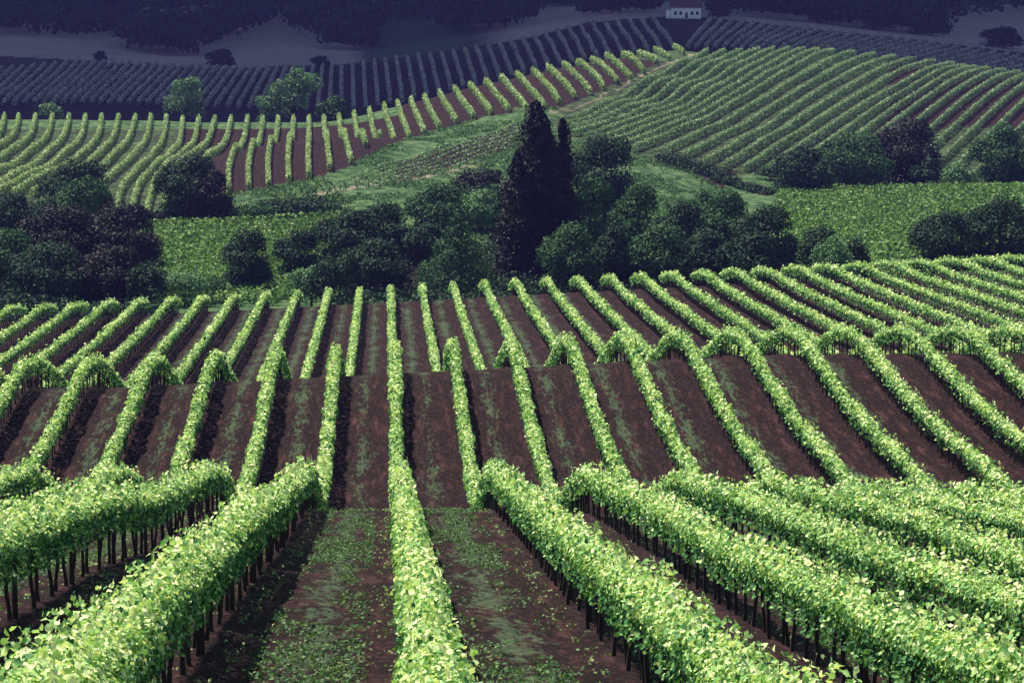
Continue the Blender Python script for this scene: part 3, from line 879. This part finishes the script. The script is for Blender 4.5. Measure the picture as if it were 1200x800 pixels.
def undergrowth():
    k = 5200
    u = rng.uniform(-150, 1300, k); d = rng.uniform(322, 440, k)
    keep = (u < 178) | ((u > 385) & (u < 925)) | (u > 1072)
    u2 = rng.uniform(905, 1300, 700); d2_ = rng.uniform(536, 556, 700)
    u3 = rng.uniform(-100, 600, 900); d3 = rng.uniform(474, 500, 900); k3 = (u3 < 250) | ((u3 > 270) & (u3 < 400) & (d3 < 488)) | (u3 > 540)
    u = np.concatenate([u[keep], u2, u3[k3]]); d = np.concatenate([d[keep], d2_, d3[k3]])
    uu_ = np.concatenate([rng.uniform(770, 905, 160)]); vv_ = np.interp(uu_, [770, 830, 905], [186, 202, 225]) + rng.normal(0, 2, 160)
    u = np.concatenate([u, uu_]); d = np.concatenate([d, np.interp(vv_, [185, 226], [566, 532])])
    b = pt(u, np.full(len(u), 300.), d); Pb = np.column_stack([b[:, 0], b[:, 1], ground_z(b[:, 0], b[:, 1])])
    k = len(Pb); per = 44; idx = np.repeat(np.arange(k), per)
    hh = rng.uniform(.8, 2.4, k) * (.5 + 1.1 * vnoise(Pb[:, 0] * .12, Pb[:, 1] * .12))
    dd = norm(rng.normal(size=(k * per, 3))); dd[:, 2] = np.abs(dd[:, 2])
    Pn = Pb[idx] + dd * np.column_stack([hh * 1.0, hh * 1.0, hh])[idx] * rng.uniform(.5, 1.1, k * per)[:, None]
    N = norm(dd + rng.normal(size=dd.shape) * .5)
    V, f, kv = leaves(Pn, N, .36 * rng.uniform(.6, 1.3, k * per))
    t = np.clip(rng.normal(.4, .18, k * per) + .5 * (rng.random(k)[idx] - .5), 0, 1)
    tag(raw_mesh('undergrowth', V, [f], M['tree_dark'], None, np.repeat(t, kv)), 'dark scrub filling the ground under the valley trees', 'undergrowth', kind='stuff')
undergrowth()
def tufts():
    k = 60000
    u = rng.uniform(190, 1000, k); d = rng.uniform(440, 640, k)
    b = pt(u, np.full(k, 300.), d); Pb = np.column_stack([b[:, 0], b[:, 1], ground_z(b[:, 0], b[:, 1])])
    pu, pv = proj(Pb)
    nn = vnoise(Pb[:, 0] * .15, Pb[:, 1] * .1) * .6 + vnoise(Pb[:, 0] * .5, Pb[:, 1] * .4) * .4
    ok = (inpoly(pu, pv, strip) | inpoly(pu, pv, below) | ((pu < 465) & (pv > np.interp(pu, [190, 268, 315, 361, 412, 462], [240, 228, 220, 211, 194, 172])) & (pv < 262))) & (nn > .5)
    Pb = Pb[ok]; k = len(Pb); per = 4; idx = np.repeat(np.arange(k), per)
    Pn = Pb[idx] + rng.normal(0, .3, (k * per, 3)) * (1, 1, 0); Pn[:, 2] += rng.uniform(.08, .35, k * per)
    N = norm(rng.normal(size=(k * per, 3)) + (0, 0, .6))
    V, f, kv = leaves(Pn, N, .32 * rng.uniform(.6, 1.4, k * per))
    t = np.clip(rng.normal(.4, .2, k)[idx] + rng.normal(0, .1, k * per), 0, 1)
    tag(raw_mesh('grass_tufts', V, [f], M['weed'], None, np.repeat(t, kv)), 'rough tufts of grass on the slope below the hill rows', 'grass', kind='stuff')
tufts()

# far forest: one mass
def forest():
    us = rng.uniform(-420, 1620, 26000); ds = 1180 + (2300 - 1180) * rng.random(26000) ** 1.5
    b = pt(us, np.full(len(us), 300.), ds)
    z = ground_z(b[:, 0], b[:, 1]); Pb = np.column_stack([b[:, 0], b[:, 1], z])
    u, v = proj(Pb)
    edge = np.interp(u, [-400, -50, 20, 130, 160, 235, 262, 300, 336, 345, 400, 436, 450, 500, 530, 620, 634, 680, 690, 770, 780, 830, 840, 900, 1000, 1090, 1130, 1200, 1600],
                        [45, 36, 44, 46, 62, 70, 52, 38, 30, 42, 64, 62, 34, 30, 42, 32, 12, 12, 22, 14, -6, -6, 16, 22, 34, 46, 26, 24, 40])
    wob = 5 * (vnoise(u * .05, v * 0 + 3) - .5)
    keep = (v < edge + wob) 
    # thin out: nothing behind the first hill line shows
    Pb = Pb[keep][:5200]
    k = len(Pb)
    hh = rng.uniform(7, 13, k); ww = rng.uniform(3.2, 5.6, k)
    per = 34
    idx = np.repeat(np.arange(k), per)
    d = norm(rng.normal(size=(k * per, 3))); d[:, 2] = np.where(d[:, 2] < -.5, -d[:, 2], d[:, 2])
    r = rng.uniform(.6, 1.1, k * per)
    Pn = Pb[idx] + d * np.column_stack([ww, ww, hh * .5])[idx] * r[:, None]; Pn[:, 2] += hh[idx] * .5
    N = norm(d + rng.normal(size=d.shape) * .4)
    V, f, kv = leaves(Pn, N, 2.6 * rng.uniform(.6, 1.2, k * per))
    t = np.clip(rng.normal(.4, .15, k * per) + .5 * (rng.random(k)[idx] - .5), 0, 1)
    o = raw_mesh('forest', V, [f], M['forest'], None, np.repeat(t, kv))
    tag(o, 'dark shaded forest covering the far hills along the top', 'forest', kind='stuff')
forest()

# ------------------------------------------------------------------ white farmhouse
def house():
    b = pt(804, 15, 1140); x, y = b[0], b[1]; g = float(ground_z(x, y)[0])
    root = empty('farmhouse', (x, y, g), R(-6))
    tag(root, 'small white farmhouse with a dark roof above the far rows', 'house')
    Wd, Dp, Hh = 11.0, 7.0, 4.0
    V, f = box(-Wd/2, Wd/2, -Dp/2, Dp/2, -1.5, Hh)
    wall = raw_mesh('wall', V, f, M['white_wall'], root)
    e = .6
    V = np.array([(-Wd/2-e, -Dp/2-e, Hh+.02), (Wd/2+e, -Dp/2-e, Hh+.02), (Wd/2+e, Dp/2+e, Hh+.02), (-Wd/2-e, Dp/2+e, Hh+.02), (-Wd/2-e, 0, Hh+2.6), (Wd/2+e, 0, Hh+2.6)])
    V2 = V + (0, 0, .25); Vr = np.concatenate([V, V2])
    roof = raw_mesh('roof', Vr, [np.array([(6, 7, 11, 10), (8, 9, 10, 11), (0, 1, 7, 6), (2, 3, 9, 8), (1, 0, 3, 2)]), np.array([(7, 8, 11), (9, 6, 10), (3, 0, 4), (1, 2, 5)])], M['roof'], root)
    V, f = box(2.2, 3.0, .6, 1.4, Hh + 1.2, Hh + 3.6); raw_mesh('chimney', V, f, M['white_wall'], roof)
    for wx in (-3.9, -1.9, 2.2, 4.2):
        V, f = box(wx - .6, wx + .6, -Dp/2 - .06, -Dp/2 - .003, 1.3, 2.7); w = raw_mesh('window', V, f, M['frame'], root)
        V, f = box(wx - .5, wx + .5, -Dp/2 - .09, -Dp/2 - .063, 1.4, 2.6); raw_mesh('pane', V, f, M['glass'], w)
    V, f = box(-.3, .7, -Dp/2 - .07, -Dp/2 - .003, .1, 2.3); dr = raw_mesh('door', V, f, M['door'], root)
    V, f = box(.5, .6, -Dp/2 - .12, -Dp/2 - .073, 1.1, 1.2); raw_mesh('handle', V, f, M['frame'], dr)
    V, f = box(-Wd/2 - 1.9, -Wd/2 - .003, -2.4, 2.4, -1.5, 3.0); raw_mesh('side_wing', V, f, M['white_wall'], root)
house()

# ------------------------------------------------------------------ weeds, low shoots
def weeds():
    k = 110000
    y = 18 + 90 * rng.random(k) ** 1.1
    x = rng.uniform(-16, 22, k)
    ln = np.abs(((x - .4) / 3) % 1 - .5) * 2
    pn = .6 * vnoise(x * 2.6 + 20, y * .10) + .4 * vnoise(x * 1.4, y * .45) ; p2 = vnoise(x * 3, y * 2)
    keep = ((ln < .48) & (pn * .7 + p2 * .3 + .12 * rng.random(k) > .57)) | ((ln > .62) & (ln < .93) & (rng.random(k) < .16))
    x, y, ln = x[keep], y[keep], ln[keep]; k = len(x)
    per = 5; idx = np.repeat(np.arange(k), per)
    Pn = np.column_stack([x, y, ground_z(x, y)])[idx] + rng.normal(0, .07, (k * per, 3)) * (1, 1, .0)
    Pn[:, 2] += rng.uniform(.03, .10, k * per) 
    N = norm(rng.normal(size=(k * per, 3)) + (0, 0, 1.3))
    V, f, kv = leaves(Pn, N, .052 * rng.uniform(.6, 1.5, k * per))
    t = np.clip(rng.normal(.5, .2, k * per) + np.where(ln[idx] > .6, .3, 0), 0, 1)
    tag(raw_mesh('weeds', V, [f], M['weed'], None, np.repeat(t, kv)), 'low green weeds growing in the soil lanes between the vine rows', 'weeds', kind='stuff')
weeds()

# ------------------------------------------------------------------ cloud bank over the far hills (its shade lies on them)
def cloud():
    nx, ny = 90, 110
    th = np.linspace(0, 2 * np.pi, nx, endpoint=False)
    zc = 520.0
    cx = sun_dir.x / sun_dir.z * (zc + 45); cy = sun_dir.y / sun_dir.z * (zc + 45)
    rings = np.concatenate([np.linspace(0.02, 1, 40), np.linspace(1, .02, 40)])
    V = []
    for q, rr in enumerate(rings):
        upper = q < 40
        for a in th:
            ca, sa = math.cos(a), math.sin(a)
            rad = 1 + .05 * math.sin(5 * a + 1) + .03 * math.sin(11 * a)
            X = 560 * abs(ca) ** .45 * math.copysign(1, ca) * rr * rad
            Y = 600 * abs(sa) ** .45 * math.copysign(1, sa) * rr
            e = math.sqrt(max(0, 1 - rr * rr)) if rr < 1 else 0
            nz_ = vnoise(np.array(X / 150 + 50), np.array(Y / 150 + 50)) + .5 * vnoise(np.array(X / 60 + 9), np.array(Y / 60 + 9))
            Z = (170 * nz_ + 50) * e ** .7 if upper else -(22 + 18 * nz_) * e
            V.append((X + cx, Y + cy + 600 + 790, zc + Z))
    V = np.array(V); m_ = len(rings)
    i = np.arange(m_ - 1)[:, None] * nx; j = np.arange(nx)[None]
    f = np.stack([i + j, i + nx + j, i + nx + (j + 1) % nx, i + (j + 1) % nx], -1).reshape(-1, 4)
    f2 = np.concatenate([np.arange(nx)[None], ((m_ - 1) * nx + np.arange(nx)[::-1])[None]])
    tag(raw_mesh('cloud', V, [f, f2], M['cloud'], None, smooth=True), kind='structure')
cloud()

# ------------------------------------------------------------------ haze
def haze():
    zmin = float(P[:, 2].min()) - 1; zmax = float(P[:, 2].max()) + 18
    V, f = box(-1500, 1500, -60, 3800, zmin, max(zmax, 20))
    m, nt, out = new_mat('haze')
    pv = nd(nt, 'ShaderNodeVolumePrincipled')
    pv.inputs['Color'].default_value = (0.26, 0.24, 0.85, 1)
    pv.inputs['Density'].default_value = 0.00007
    pv.inputs['Anisotropy'].default_value = 0.2
    nt.links.new(pv.outputs[0], out.inputs['Volume'])
    tag(raw_mesh('haze', V, f[:, ::-1] if False else f, m), 'thin bluish air', 'haze', kind='stuff')
import os
if not os.environ.get('NOHAZE'): haze()
print('ground z', P[:, 2].min(), P[:, 2].max(), 'objects', len(bpy.data.objects))
